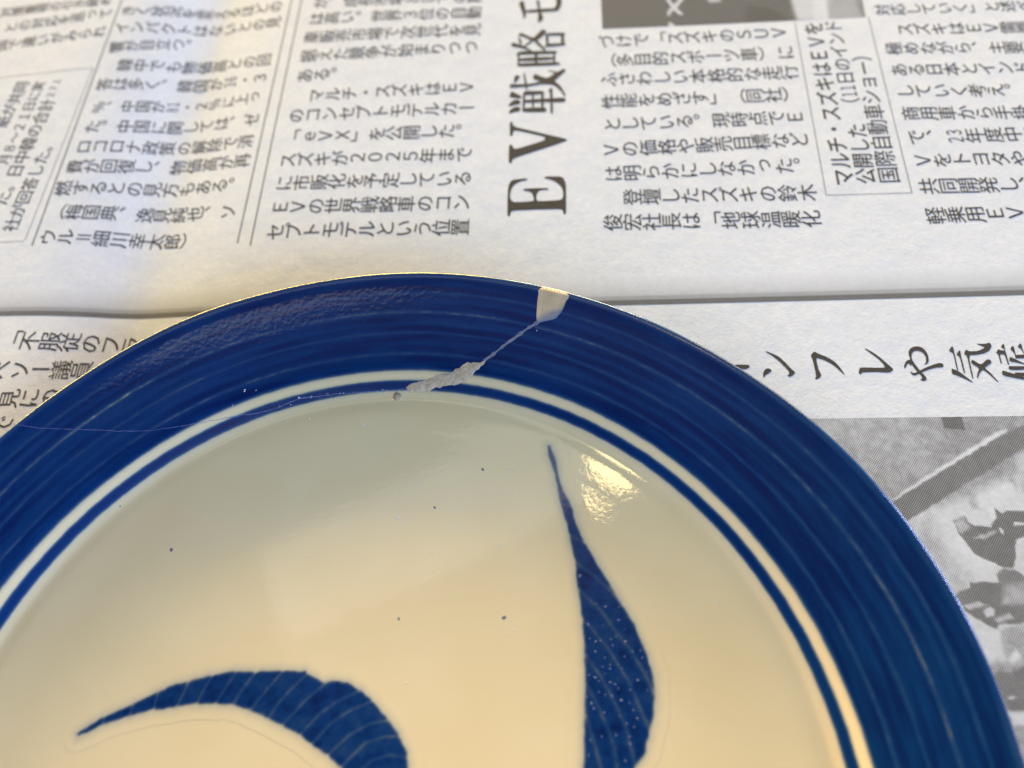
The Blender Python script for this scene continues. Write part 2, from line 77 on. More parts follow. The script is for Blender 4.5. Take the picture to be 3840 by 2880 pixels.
K2 = [[[49.05,47.84],[51.59,45.82]],[[48.83,42.22],[52.39,38.41],[54.63,35.46],[56.87,31.45]],[[48.6,36.14],[52.15,31.29],[54.41,26.45],[56.68,22.04],[58.46,17.05],[59.07,13.77]],[[48.81,29.31],[52.22,23.28],[54.77,17.01],[56.04,10.91],[56.77,7.05]],[[47.42,22.99],[49.46,18.56],[50.96,14.22],[52.28,9.33],[52.54,5.17],[52.7,1.35]],[[46.34,17.66],[47.83,13.15],[48.87,9.02],[49.36,5.68],[49.11,1.0]],[[45.16,11.87],[45.66,7.33],[46.13,2.82],[46.13,-0.36]]]
PIN = [[49.36,38.99,0.682],[48.52,34.8,0.367],[51.55,32.68,0.262],[53.34,31.82,0.472],[55.96,31.23,0.315],[55.4,28.69,0.472],[49.11,28.85,0.524],[48.29,29.85,0.367],[52.01,28.23,0.262],[56.23,26.76,0.21],[47.92,26.75,0.262],[48.8,26.11,0.315],[49.89,25.32,0.472],[50.88,25.27,0.367],[53.01,25.27,0.367],[54.2,25.54,0.315],[55.87,24.25,0.524],[53.12,24.05,0.367],[49.43,23.37,0.472],[58.41,22.08,0.367],[56.8,22.12,0.42],[55.04,21.47,0.367],[58.44,20.66,0.367],[51.04,21.92,0.367],[51.83,20.38,0.315],[50.32,20.28,0.367],[51.63,19.71,0.367],[53.41,20.27,0.262],[53.94,19.32,0.367],[53.99,18.45,0.315],[47.27,19.29,0.315],[48.35,18.53,0.472],[50.39,18.88,0.262],[51.13,17.18,0.42],[52.0,16.65,0.367],[56.65,16.67,0.472],[48.93,17.78,0.315],[52.53,15.76,0.367],[54.72,15.17,0.367],[58.76,17.81,0.315],[48.5,15.75,0.315],[49.68,14.99,0.315],[50.94,14.62,0.42],[52.53,13.55,0.629],[45.96,15.27,0.42],[46.66,13.91,0.472],[46.95,12.97,0.472],[48.78,11.89,0.367],[54.57,11.37,0.367],[54.92,9.77,0.472],[52.65,9.26,0.367],[54.0,8.38,0.367],[56.67,9.04,0.367],[50.23,7.52,0.472],[47.42,7.76,0.315],[52.7,6.86,0.367],[52.53,5.59,0.472],[45.09,7.45,0.367],[50.96,2.87,0.472],[44.21,4.91,0.315],[47.44,23.12,0.367],[47.18,21.87,0.315],[58.09,14.49,0.262],[54.05,12.8,0.262],[51.68,10.85,0.262]]
PUTTY = [[17.01,89.97],[18.76,90.62],[20.62,90.54],[22.52,90.62],[24.6,90.91],[28.6,90.83],[31.15,91.52],[32.82,92.2],[33.99,91.59],[35.79,91.4],[37.39,91.71],[36.82,90.82],[35.3,90.19],[34.26,89.88],[33.82,89.07],[33.16,88.66],[31.16,87.97],[30.46,88.07],[28.3,88.09],[26.87,88.12],[24.02,88.34],[21.12,88.28],[19.43,88.5],[17.65,88.93]]
CHIP = [[53.04,107.87],[53.45,107.78],[57.72,106.08],[61.03,104.25],[60.47,102.82],[59.09,101.96],[58.3,101.3],[57.33,99.69],[56.41,98.75],[55.21,97.88],[53.97,97.75],[52.69,97.86],[51.55,97.8],[50.73,97.9],[50.92,99.41],[51.7,102.65],[52.39,104.82],[52.63,106.32]]
CRACK = [[51.27,98.01],[48.71,97.14],[45.54,95.75],[41.67,93.98],[38.82,92.51],[36.73,91.66]]
HAIR = [[-74.06,94.76],[-73.18,94.31],[-68.39,92.81],[-59.62,91.41],[-50.21,89.68],[-43.4,88.86],[-36.54,88.96],[-32.19,89.26],[-26.95,89.73],[-22.78,89.95],[-19.16,89.97],[-14.22,90.6],[-8.7,91.9],[-3.72,91.78],[2.0,91.49],[10.74,90.52],[14.28,90.03],[17.21,89.74]]
SPK = [[14.57,88.43,0.928],[-8.67,92.0,0.348],[2.0,91.49,0.232],[-14.57,88.93,0.29],[-12.46,87.24,0.29],[-6.96,86.88,0.348],[-5.66,86.98,0.29],[6.08,82.83,0.406],[7.33,83.07,0.29],[-2.89,84.35,0.232],[-0.43,83.53,0.232],[11.75,58.89,0.522],[12.55,57.82,0.232],[14.44,58.52,0.29],[14.22,59.37,0.232],[17.06,66.02,0.29],[13.22,64.62,0.232],[13.3,62.38,0.232],[-6.87,62.94,0.232],[-12.06,72.26,0.232],[-13.75,58.59,0.232],[3.65,56.18,0.232],[0.01,55.8,0.232],[23.91,54.32,0.348],[26.79,53.36,0.232],[34.44,60.46,0.406],[38.07,60.28,0.29],[38.55,65.19,0.464],[23.23,58.52,0.232],[33.23,48.57,0.348],[12.2,57.26,0.232],[1.0,52.6,0.232],[-8.81,53.75,0.29],[18.59,49.73,0.29],[31.8,54.89,0.232],[19.58,83.25,0.29],[16.62,85.81,0.29],[0.49,90.24,0.232],[10.3,90.02,0.232],[23.13,39.05,0.232],[33.86,30.54,0.29],[26.05,35.18,0.232],[32.61,29.78,0.232],[10.11,23.98,0.29],[76.08,28.71,0.348],[-20.97,95.4,0.348],[-18.36,94.88,0.232],[-21.07,95.03,0.29],[50.3,95.96,0.232],[-24.25,92.26,0.232],[-8.77,92.13,0.348],[-17.04,89.25,0.232],[-13.8,89.71,0.232]]
DOT = [[-39.66,60.66,0.406],[32.03,33.26,0.406],[32.27,66.52,0.348],[9.95,36.87,0.29],[20.33,59.62,0.29],[-51.98,73.12,0.232]]
# ------------------------------------------------------------------ helpers
def tag(o, label=None, cat=None, group=None, kind=None):
    if label: o['label'] = label
    if cat: o['category'] = cat
    if group: o['group'] = group
    if kind: o['kind'] = kind
    return o
def empty(name, loc=(0,0,0)):
    o = bpy.data.objects.new(name, None); o.empty_display_size = 0.02; o.location = loc; COL.objects.link(o); return o
def obj(name, verts, faces, mat, parent=None, smooth=True, attrs=None, normals=None):
    me = bpy.data.meshes.new(name)
    me.from_pydata([tuple(v) for v in verts], [], [tuple(f) for f in faces])
    if smooth: me.polygons.foreach_set('use_smooth', [True]*len(me.polygons))
    for k, a in (attrs or {}).items():
        at = me.attributes.new(k, 'FLOAT', 'POINT'); at.data.foreach_set('value', np.asarray(a, np.float32))
    if normals is not None: me.normals_split_custom_set_from_vertices([tuple(n) for n in normals])
    me.materials.append(mat); me.update()
    o = bpy.data.objects.new(name, me); COL.objects.link(o)
    if parent: o.parent = parent
    return o
class N:
    """small node builder"""
    def __init__(s, name):
        s.m = bpy.data.materials.new(name); s.m.use_nodes = True; s.t = s.m.node_tree
        s.b = s.t.nodes['Principled BSDF']
    def n(s, typ, **kw):
        x = s.t.nodes.new(typ)
        for k, v in kw.items(): setattr(x, k, v)
        return x
    def put(s, sock, v):
        if hasattr(v, 'is_output'): s.t.links.new(v, sock)
        else: sock.default_value = v
    def math(s, op, a, b=0.0, c=None, clamp=False):
        x = s.n('ShaderNodeMath', operation=op); x.use_clamp = clamp
        s.put(x.inputs[0], a); s.put(x.inputs[1], b)
        if c is not None: s.put(x.inputs[2], c)
        return x.outputs[0]
    def step(s, v, lo, hi, a=0.0, b=1.0):
        x = s.n('ShaderNodeMapRange', interpolation_type='SMOOTHSTEP')
        for i, q in enumerate((v, lo, hi, a, b)): s.put(x.inputs[i], q)
        return x.outputs[0]
    def lin(s, v, lo, hi, a=0.0, b=1.0):
        x = s.n('ShaderNodeMapRange'); x.clamp = True
        for i, q in enumerate((v, lo, hi, a, b)): s.put(x.inputs[i], q)
        return x.outputs[0]
    def noise(s, vec, scale, detail=2.0, rough=0.5):
        x = s.n('ShaderNodeTexNoise'); s.put(x.inputs['Vector'], vec); x.inputs['Scale'].default_value = scale
        x.inputs['Detail'].default_value = detail; x.inputs['Roughness'].default_value = rough
        return x.outputs['Fac']
    def mix(s, f, a, b):
        x = s.n('ShaderNodeMix', data_type='RGBA'); s.put(x.inputs[0], f)
        s.put(x.inputs[6], a if hasattr(a,'is_output') else (*a,1)); s.put(x.inputs[7], b if hasattr(b,'is_output') else (*b,1))
        return x.outputs[2]
    def ramp(s, f, stops):
        x = s.n('ShaderNodeValToRGB'); s.put(x.inputs[0], f); e = x.color_ramp.elements
        while len(e) < len(stops): e.new(0.5)
        for q, (p, c) in zip(e, stops): q.position = p; q.color = (*c, 1)
        return x.outputs[0]
    def attr(s, name):
        x = s.n('ShaderNodeAttribute', attribute_name=name); return x.outputs['Fac']
    def pos(s):
        return s.n('ShaderNodeTexCoord').outputs['Object']
    def xyz(s, v):
        x = s.n('ShaderNodeSeparateXYZ'); s.put(x.inputs[0], v); return x.outputs
    def vec(s, a, b, c):
        x = s.n('ShaderNodeCombineXYZ')
        for i, q in enumerate((a,b,c)): s.put(x.inputs[i], q)
        return x.outputs[0]
    def bump(s, h, dist, strength=1.0, normal=None):
        x = s.n('ShaderNodeBump'); s.put(x.inputs['Height'], h); x.inputs['Distance'].default_value = dist; x.inputs['Strength'].default_value = strength
        if normal is not None: s.put(x.inputs['Normal'], normal)
        return x.outputs[0]
    def out(s, **kw):
        for k, v in kw.items():
            k = k.replace('_',' ')
            s.put(s.b.inputs[k], (*v,1) if isinstance(v, tuple) and len(v) == 3 else v)
        return s.m

# ------------------------------------------------------------------ materials
def glaze_material():
    g = N('cobalt_and_porcelain_glaze'); P = g.pos(); x, y, z = g.xyz(P)
    r = g.attr('glaze_radius')                                # millimetres from the centre along the plate's own outline
    th = g.math('ARCTAN2', y, x); ct, st = g.math('COSINE', th), g.math('SINE', th)
    def ring(k, kr): return g.vec(g.math('MULTIPLY',ct,k), g.math('MULTIPLY',st,k), g.math('MULTIPLY',r,kr))
    wob = g.math('SUBTRACT', g.noise(ring(22.0,0.0), 1.0, 4.0, 0.6), 0.5)
    rw = g.math('MULTIPLY_ADD', wob, 0.35, r)
    band = g.step(rw, 94.45, 96.1)
    thin = g.math('MULTIPLY', g.step(rw, 90.45, 91.8), g.step(rw, 92.3, 93.6, 1.0, 0.0))
    # lighter lines where the brush thinned out
    lw = g.math('MULTIPLY_ADD', wob, 0.45, r)
    br = g.noise(ring(30.0,0.15), 1.0, 3.0, 0.6)
    lines = 0.0
    for rad, wd, amp in ((99.0,0.42,0.31),(104.2,0.38,0.26),(106.6,0.6,0.10),(109.45,0.50,0.41),(112.2,0.6,0.10),(114.45,0.44,0.28),(101.7,0.6,0.06)):
        d = g.math('DIVIDE', g.math('SUBTRACT', lw, rad), wd)
        e = g.math('EXPONENT', g.math('MULTIPLY', g.math('MULTIPLY',d,d), -1.0))
        lines = g.math('MULTIPLY_ADD', e, amp, lines)
    lines = g.math('MULTIPLY', lines, g.lin(br, 0.32, 0.68, 0.6, 1.2))
    streak = g.noise(ring(5.0,0.42), 1.0, 4.0, 0.55)
    fine = g.noise(ring(160.0,2.2), 1.0, 3.0, 0.6)
    dens = g.math('ADD', g.lin(streak, 0.28, 0.72, 0.76, 1.02), g.lin(fine, 0.3, 0.7, -0.025, 0.025))
    dens = g.math('SUBTRACT', dens, lines)
    side_shade = g.math('COSINE', g.math('SUBTRACT', th, 0.45))        # deeper cobalt on the right stands in for the dimmer light there
    dens = g.math('MULTIPLY_ADD', side_shade, 0.06, dens)
    dens = g.math('SUBTRACT', dens, g.math('MULTIPLY', g.step(rw, 117.9, 118.8, 0.0, 0.22), g.step(rw, 119.6, 120.2, 1.0, 0.0)))
    dens = g.math('MULTIPLY', g.math('MAXIMUM', dens, 0.3), band)
    dens = g.math('MAXIMUM', dens, g.math('MULTIPLY', thin, g.lin(streak, 0.3, 0.7, 0.86, 1.0)))
    def tail(dist): return g.math('MULTIPLY', g.math('EXPONENT', g.math('DIVIDE', g.math('MAXIMUM', dist, 0.0), -0.8)), 0.17)
    for dist in (g.math('SUBTRACT', 95.1, rw), g.math('SUBTRACT', 91.0, rw), g.math('SUBTRACT', rw, 92.9)):   # cobalt bleeding into the glaze
        dens = g.math('MAXIMUM', dens, g.math('MULTIPLY', tail(dist), g.step(dist, -0.4, 0.1)))
    haze = g.math('MULTIPLY', g.step(rw, 89.6, 91.5), g.step(rw, 95.0, 97.0, 1.0, 0.0))
    dens = g.math('MAXIMUM', dens, g.math('MULTIPLY', haze, 0.05))
    leafn = g.noise(P, 420.0, 4.0, 0.6)
    dens = g.math('MAXIMUM', dens, g.math('MULTIPLY', g.attr('pigment'), g.lin(leafn, 0.3, 0.7, 0.84, 1.04)), clamp=True)
    mott = g.noise(P, 60.0, 3.0, 0.55)
    por = g.mix(g.lin(mott, 0.3, 0.7), (0.82,0.615,0.305), (0.85,0.645,0.335))
    col = g.ramp(dens, [(0.0,(1,1,1)),(0.18,(0.56,0.65,0.86)),(0.42,(0.10,0.185,0.46)),(0.62,(0.018,0.072,0.35)),(0.82,(0.001,0.050,0.36)),(1.0,(0.0003,0.020,0.22))])
    mul = g.n('ShaderNodeMix', data_type='RGBA', blend_type='MULTIPLY'); mul.inputs[0].default_value = 1.0
    g.put(mul.inputs[6], por); g.put(mul.inputs[7], col)
    nrm = g.bump(g.noise(P, 900.0, 1.5, 0.45), 0.000010, 1.0, g.bump(g.noise(P, 170.0, 1.0), 0.000012))
    return g.out(Base_Color=mul.outputs[2], Roughness=0.3, Specular_IOR_Level=g.step(r, 119.0, 120.0, 0.22, 0.0), Coat_Weight=g.step(r, 117.8, 119.0, 1.0, 0.45), Coat_Roughness=g.math('ADD', 0.05, g.step(r, 117.6, 119.0, 0.0, 0.09)), Coat_IOR=1.5, Coat_Normal=nrm)
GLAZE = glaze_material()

def putty_material():
    g = N('dried_repair_putty'); P = g.pos()
    c = g.mix(g.lin(g.noise(P, 700.0, 4.0, 0.6), 0.3, 0.7), (0.40,0.285,0.165), (0.57,0.44,0.285))
    return g.out(Base_Color=c, Roughness=0.75, Normal=g.bump(g.noise(P, 2600.0, 4.0, 0.65), 0.00002))
PUTTY_M = putty_material()
def filler_material():
    g = N('smooth_filler'); P = g.pos()
    c = g.mix(g.lin(g.noise(P, 500.0, 4.0, 0.65), 0.3, 0.7), (0.58,0.40,0.205), (0.69,0.49,0.27))
    c = g.mix(g.attr('thin'), c, (0.17,0.19,0.24))
    return g.out(Base_Color=c, Roughness=0.6, Normal=g.bump(g.noise(P, 1500.0, 3.0, 0.6), 0.000012))
FILLER_M = filler_material()
def simple(name, col, rough, ior=1.45, nscale=None, col2=None):
    g = N(name)
    c = g.mix(g.lin(g.noise(g.pos(), nscale, 3.0), 0.3, 0.7), col, col2) if nscale else col
    return g.out(Base_Color=c, Roughness=rough, IOR=ior)
CRACK_M = simple('glue_in_the_crack', (0.12,0.12,0.17), 0.7, 1.3, 2500.0, (0.27,0.25,0.27))
HAIR_M = simple('hairline_crack', (0.08,0.09,0.22), 0.4, 1.45, 2500.0, (0.16,0.17,0.30))
DUST_M = simple('pale_dust', (0.66,0.62,0.52), 1.0, 1.2, 1500.0, (0.8,0.76,0.66))
DOT_M = simple('iron_speck', (0.10,0.10,0.14), 0.2, 1.5, 2000.0, (0.2,0.2,0.25))
PIN_M = simple('glaze_bubble', (0.03,0.06,0.17), 0.35, 1.45, 2000.0, (0.15,0.17,0.25))

def paper_color(g):
    P = g.pos()
    a = g.lin(g.noise(P, 900.0, 5.0, 0.65), 0.25, 0.75)
    st = g.n('ShaderNodeMapping'); st.inputs['Scale'].default_value = (0.35,1.0,1.0); g.put(st.inputs['Vector'], P)
    fib = g.noise(st.outputs[0], 2200.0, 4.0, 0.7)
    big = g.lin(g.noise(P, 28.0, 3.0, 0.55), 0.3, 0.7)
    c = g.mix(a, (0.52,0.54,0.55), (0.60,0.62,0.63))
    c = g.mix(g.math('MULTIPLY', big, 0.35), c, (0.605,0.61,0.60))
    mid = g.math('MULTIPLY_ADD', g.noise(P, 420.0, 3.0, 0.6), 0.6, g.math('MULTIPLY', g.noise(P, 130.0, 3.0, 0.6), 0.4))
    c = g.mix(g.step(mid, 0.40, 0.62, 0.0, 0.30), c, (0.50,0.51,0.505))
    fl = g.step(fib, 0.70, 0.78)
    c = g.mix(g.math('MULTIPLY', fl, 0.35), c, (0.25,0.24,0.22))
    fl2 = g.step(g.noise(st.outputs[0], 1500.0, 3.0, 0.6), 0.24, 0.33, 1.0, 0.0)
    return g.mix(g.math('MULTIPLY', fl2, 0.5), c, (0.75,0.75,0.73)), P
def paper_material():
    g = N('newsprint'); c, P = paper_color(g)
    h = g.math('MULTIPLY_ADD', g.noise(P, 110.0, 3.0, 0.55), 3.0, g.noise(P, 1400.0, 4.0, 0.6))
    return g.out(Base_Color=c, Roughness=0.95, IOR=1.2, Normal=g.bump(h, 0.00004))
PAPER_M = paper_material()
def ink_material():
    g = N('printing_ink'); P = g.pos()
    c = g.mix(g.lin(g.noise(P, 2500.0, 4.0, 0.65), 0.35, 0.75), (0.040,0.036,0.031), (0.075,0.068,0.060))
    return g.out(Base_Color=c, Roughness=0.9, IOR=1.2)
INK_M = ink_material()
def halftone_material():
    g = N('halftone_print'); c, P = paper_color(g); x, y, z = g.xyz(P)
    k = 2*math.pi/0.00042
    u = g.math('COSINE', g.math('MULTIPLY', g.math('ADD',x,y), k*0.7071))
    v = g.math('COSINE', g.math('MULTIPLY', g.math('SUBTRACT',x,y), k*0.7071))
    s = g.math('MULTIPLY_ADD', g.math('ADD',u,v), 0.22, 0.5)
    t = g.attr('tone')
    f = g.step(g.math('SUBTRACT', t, s), -0.30, 0.30)
    f = g.math('MULTIPLY_ADD', f, 0.6, g.math('MULTIPLY', t, 0.4))
    col = g.mix(f, (0.050,0.045,0.039), c)
    return g.out(Base_Color=col, Roughness=0.95, IOR=1.2)
HALF_M = halftone_material()

# ------------------------------------------------------------------ newspaper surface
VA = np.array([-57.662,135.060]); VB = np.array([-36.846,251.508])
VD = (VB-VA)/np.linalg.norm(VB-VA); VN = np.array([VD[1],-VD[0]])
SX = np.linspace(-220, 520, 1481); SY = np.array([interp(GS, float(s)) for s in SX])
def hpaper(x, y):
    x = np.asarray(x, float); y = np.asarray(y, float)
    s = (x-VA[0])*VN[0]+(y-VA[1])*VN[1]; t = (x-VA[0])*VD[0]+(y-VA[1])*VD[1]
    k = np.clip(t/110., 0, 1.2)
    h = np.interp(s, SX, SY)*(1+np.where(s > 0, 0.6, 0.3)*k)
    rr = np.clip((np.hypot(x,y)-72)/46., 0, 1); rr = rr*rr*(3-2*rr)
    rip = np.sin(x/9.+np.sin(y/31.)*1.3)*np.sin(y/47.+.7)+.8*np.sin((x*.9+y*.35)/14.+1.9+np.sin(y/23.))+.5*np.sin((y-.2*x)/11.)*np.sin(x/38.)
    return h*rr+0.022*rip
def onpaper(xy, lift=0.03):
    xy = np.asarray(xy, float); z = hpaper(xy[:,0], xy[:,1])+lift
    return np.c_[xy, z]*MM
PX = math.radians(-10.66)                                  # the page lies turned by this much
pd = np.array([math.cos(PX), math.sin(PX)]); pn = np.array([-pd[1], pd[0]])
def page_grid():
    def axis(lo, hi, a, b, fine, coarse):
        return np.unique(np.round(np.r_[np.arange(lo,a,coarse), np.arange(a,b,fine), np.arange(b,hi+.1,coarse)],3))
    us = axis(-330, 400, -190, 240, 1.5, 14); vs = axis(-180, 440, -30, 330, 2.0, 14)
    U, V = np.meshgrid(us, vs); X = U*pd[0]+V*pn[0]; Y = U*pd[1]+V*pn[1]
    nu, nv = len(us), len(vs)
    pts = onpaper(np.c_[X.ravel(),Y.ravel()], 0.0)
    i = (np.arange(nv-1)[:,None]*nu+np.arange(nu-1)[None,:]).ravel()
    return pts, np.c_[i,i+1,i+nu+1,i+nu]
news = tag(empty('newspaper'), 'spread out newspaper page of vertical Japanese text lying under the plate', 'newspaper')
pts, fc = page_grid()
obj('page', pts, fc, PAPER_M, news)

# ---- flat print: text
GL = {}
def raw_glyph(ch, offset):
    c = bpy.data.curves.new('glyph', 'FONT'); c.body = ch; c.size = 1.0; c.resolution_u = 2; c.offset = offset; c.fill_mode = 'FRONT' if False else c.fill_mode
    o = bpy.data.objects.new('glyph', c); COL.objects.link(o)
    dg = bpy.context.evaluated_depsgraph_get(); me = bpy.data.meshes.new_from_object(o.evaluated_get(dg))
    v = np.array([q.co[:2] for q in me.vertices]).reshape(-1,2); f = [tuple(p.vertices) for p in me.polygons]
    bpy.data.objects.remove(o); bpy.data.curves.remove(c); bpy.data.meshes.remove(me)
    return v, f
v1, _ = raw_glyph('\u56fd', 0); v2, _ = raw_glyph('\u56fd\u56fd', 0)
EM = (v2[:,0].max()-v2[:,0].min())-(v1[:,0].max()-v1[:,0].min())
GC = (v1.max(0)+v1.min(0))/2
def glyph(ch, bold):
    k = (ch, bold)
    if k not in GL:
        v, f = raw_glyph(ch, 0.010*EM if bold else 0.0)
        GL[k] = ((v-GC)/EM if len(v) else v, f)
    return GL[k]
ROT = set('ー（）「」＝〜'); PUN = set('、。'); SMALL = set('っょゃゅァィゥェォッ')
WIDE = {**{chr(48+i): chr(0xFF10+i) for i in range(10)}}
def add_char(V, F, ch, cx, cy, R, U, sx, sy, vertical, bold, lift0):
    v, f = glyph(WIDE.get(ch, ch), bold)
    if not len(v): return
    v = v.copy()
    if vertical:
        if ch in ROT: v = np.c_[v[:,1], -v[:,0]]
        elif ch in PUN: v = v+[0.58,0.58]
        elif ch in SMALL: v = v+[0.10,0.12]
    for k, dx in enumerate((0.0,) if bold else (-0.006,0.006)):
        q = np.array([cx,cy])+((v[:,0]+dx)*sx)[:,None]*R+(v[:,1]*sy)[:,None]*U
        b = len(V); V.extend(onpaper(q, lift0+0.003*k)); F.extend([tuple(i+b for i in p) for p in f])
BLOCK = {}
for blk, toks, a, b, style, bold in T:
    a, b = np.array(a), np.array(b); n = max(1,len(toks)-1)
    d = (b-a)/np.linalg.norm(b-a); pitch = np.linalg.norm(b-a)/n; vert = style == 'v'
    U = -d if vert else np.array([-d[1],d[0]]); R = np.array([U[1],-U[0]]) if vert else d
    if vert: sx, sy = pitch*1.15, pitch*1.08
    else: sx, sy = pitch*1.03, pitch*1.08
    V, F = [], []
    for i, tk in enumerate(toks):
        c = a+(b-a)*i/n
        if len(tk) == 1: add_char(V,F,tk,c[0],c[1],R,U,sx,sy,vert,bold,0.03)
        else:
            for j, ch in enumerate(tk):
                q = c+R*sx*(j-0.5)*0.46
                add_char(V,F,ch,q[0],q[1],R,U,sx*0.56,sy,vert,bold,0.03+0.008*j)
    if V: obj('text_line', V, F, INK_M, news, smooth=False)
# ---- headline letters
from mathutils.geometry import tessellate_polygon
def sm(poly, n=2):                                          # Chaikin smoothing keeps printed curves round
    P = np.array(poly)
    for _ in range(n):
        Q = np.roll(P,-1,0); P = np.c_[P*.82+Q*.18, P*.18+Q*.82].reshape(-1,2)
    return P
for ch in HEAD:
    V, F = [], []
    for k, poly in enumerate(ch):
        P = sm(poly); tris = tessellate_polygon([[Vector((p[0],p[1],0)) for p in P]])
        b = len(V); V.extend(onpaper(P, 0.03+0.002*k)); F.extend([tuple(i+b for i in t) for t in tris])
    obj('headline_character', V, F, INK_M, news, smooth=False)
# ---- rules and dotted box
def strip(V, F, a, b, w, lift=0.03, n=None):
    a, b = np.array(a), np.array(b); d = (b-a)/np.linalg.norm(b-a); nn = np.array([-d[1],d[0]])*w/2
    n = n or max(1,int(np.linalg.norm(b-a)/1.5))
    t = np.linspace(0,1,n+1)[:,None]; m = a+(b-a)*t; k = len(V)
    V.extend(onpaper(np.r_[m-nn, m+nn], lift)); F.extend([(k+i,k+i+1,k+n+2+i,k+n+1+i) for i in range(n)])
for a, b, wd, dot in RULES:
    V, F = [], []
    if dot:
        a, b = np.array(a), np.array(b); Ld = np.linalg.norm(b-a); cnt = int(Ld/0.95)
        for i in range(cnt): strip(V,F,a+(b-a)*(i/cnt),a+(b-a)*((i+.55)/cnt),wd,n=1)
    else: strip(V,F,a,b,wd)
    obj('dotted_rule' if dot else 'column_rule', V, F, INK_M, news, smooth=False)
# ---- printed tones
def inside(poly, P):
    poly = np.asarray(poly); x, y = P[:,0], P[:,1]; c = np.zeros(len(P), bool); q = np.roll(poly,-1,0)
    for (x1,y1),(x2,y2) in zip(poly, q):
        if y1 == y2: continue
        c ^= ((y1 > y) != (y2 > y)) & (x < (x2-x1)*(y-y1)/(y2-y1)+x1)
    return c
def segdist(P, a, b):
    a, b = np.asarray(a), np.asarray(b); d = b-a; L2 = max((d**2).sum(),1e-12)
    t = np.clip(((P-a)@d)/L2, 0, 1); return np.hypot(*(P-(a+t[:,None]*d)).T)
def sdist(poly, P):                                         # >0 inside
    d = np.full(len(P), 1e9); q = poly[1:]+poly[:1]
    for a, b in zip(poly, q): d = np.minimum(d, segdist(P,a,b))
    return np.where(inside(poly,P), d, -d)
def linedist(line, P):
    d = np.full(len(P), 1e9)
    for a, b in zip(line, line[1:]): d = np.minimum(d, segdist(P,a,b))
    return d
rng = np.random.default_rng(4)
def vnoise(P, cell):                                        # cheap value noise for wavering printed edges
    g = rng.random((64,64)); q = P/cell+200; i = np.floor(q).astype(int); f = q-i; f = f*f*(3-2*f)
    a = g[i[:,0]%64,i[:,1]%64]; b = g[(i[:,0]+1)%64,i[:,1]%64]; c = g[i[:,0]%64,(i[:,1]+1)%64]; d = g[(i[:,0]+1)%64,(i[:,1]+1)%64]
    return (a*(1-f[:,0])+b*f[:,0])*(1-f[:,1])+(c*(1-f[:,0])+d*f[:,0])*f[:,1]-.5
def photo(name, quad, regions, base, nu, nv, mott):
    q = np.array(quad); u, v = np.meshgrid(np.linspace(0,1,nu), np.linspace(0,1,nv)); u = u.ravel()[:,None]; v = v.ravel()[:,None]
    P = (q[0]*(1-u)+q[1]*u)*(1-v)+(q[3]*(1-u)+q[2]*u)*v
    wv = np.c_[vnoise(P,1.1),vnoise(P,1.1)]*0.35+np.c_[vnoise(P,3),vnoise(P,3)]*0.2
    tone = base(u[:,0], v[:,0])
    for gval, soft, poly in regions:
        d = sdist(poly, P+wv); m = np.clip(d/(soft*2.2+.1)+.5,0,1); tone = tone*(1-m)+gval*m
    tone = tone+mott*(vnoise(P,1.6)*.6+vnoise(P,.7)*.5+vnoise(P,5)*.5)*np.where(tone > .4, 1, .3)
    i = (np.arange(nv-1)[:,None]*nu+np.arange(nu-1)[None,:]).ravel()
    return obj(name, onpaper(P,0.02), np.c_[i,i+1,i+nu+1,i+nu], HALF_M, news, attrs={'tone': np.clip(tone,0,1)})
photo('printed_photo', PHQ, PH, lambda u,v: 0.60-0.22*u, 200, 240, 0.22)
photo('printed_photo', PTQ, PT, lambda u,v: 0.17+0*u, 160, 60, 0.05)
# shaded rule across the page: three tones of halftone, one grid following the paper
a, b = np.array(BAND[0]), np.array(BAND[1]); d = (b-a)/np.linalg.norm(b-a); nn = np.array([-d[1],d[0]])
us = np.arange(-230, 130, 1.5); vs = np.array([0,.15,1.45,1.6,1.75,2.75,2.9,3.05,4.5,6,7.5,9.0])
U, Vv = np.meshgrid(us, vs); P = a+U.ravel()[:,None]*d+Vv.ravel()[:,None]*nn
tn = np.interp(Vv.ravel(), [0,1.5,1.7,2.8,3.0,4.5,9.0], [.20,.20,.46,.50,.66,.75,.985])
i = (np.arange(len(vs)-1)[:,None]*len(us)+np.arange(len(us)-1)[None,:]).ravel()
obj('shaded_rule', onpaper(P,0.02), np.c_[i,i+1,i+len(us)+1,i+len(us)], HALF_M, news, attrs={'tone': tn})

# ------------------------------------------------------------------ plate
plate = tag(empty('plate'), 'round porcelain plate with wide cobalt blue rim and cracked mended edge', 'plate')
DTH = np.radians([-180,-90,-20,-3,0,3,6.4,10,18,24,30.4,35.2,40,45.7,53,59.4,67.6,75,89,96,102,107,113,118,130,180])
DD = np.array([0,-.6,-.9,-.8,-.5,-.1,.35,.65,.95,1.0,.75,.4,.05,-.25,-.45,-.62,-.65,-.55,-.42,-.2,.25,.45,.3,.08,0,0])
def rim_delta(th): return np.interp(th, DTH, DD)
def dimple(x, y):                                           # slow unevenness of a hand-thrown plate
    return 0.05*np.sin(x/17.+.6)*np.cos(y/21.)+0.035*np.sin((x+y)/9.)
RP = np.r_[np.arange(0,80,2.0), np.arange(80,119.2,0.4), 119.2]
TOPZ = np.array([zprof(float(r)) for r in RP])
def ztop(r): return np.interp(r, RP, TOPZ)
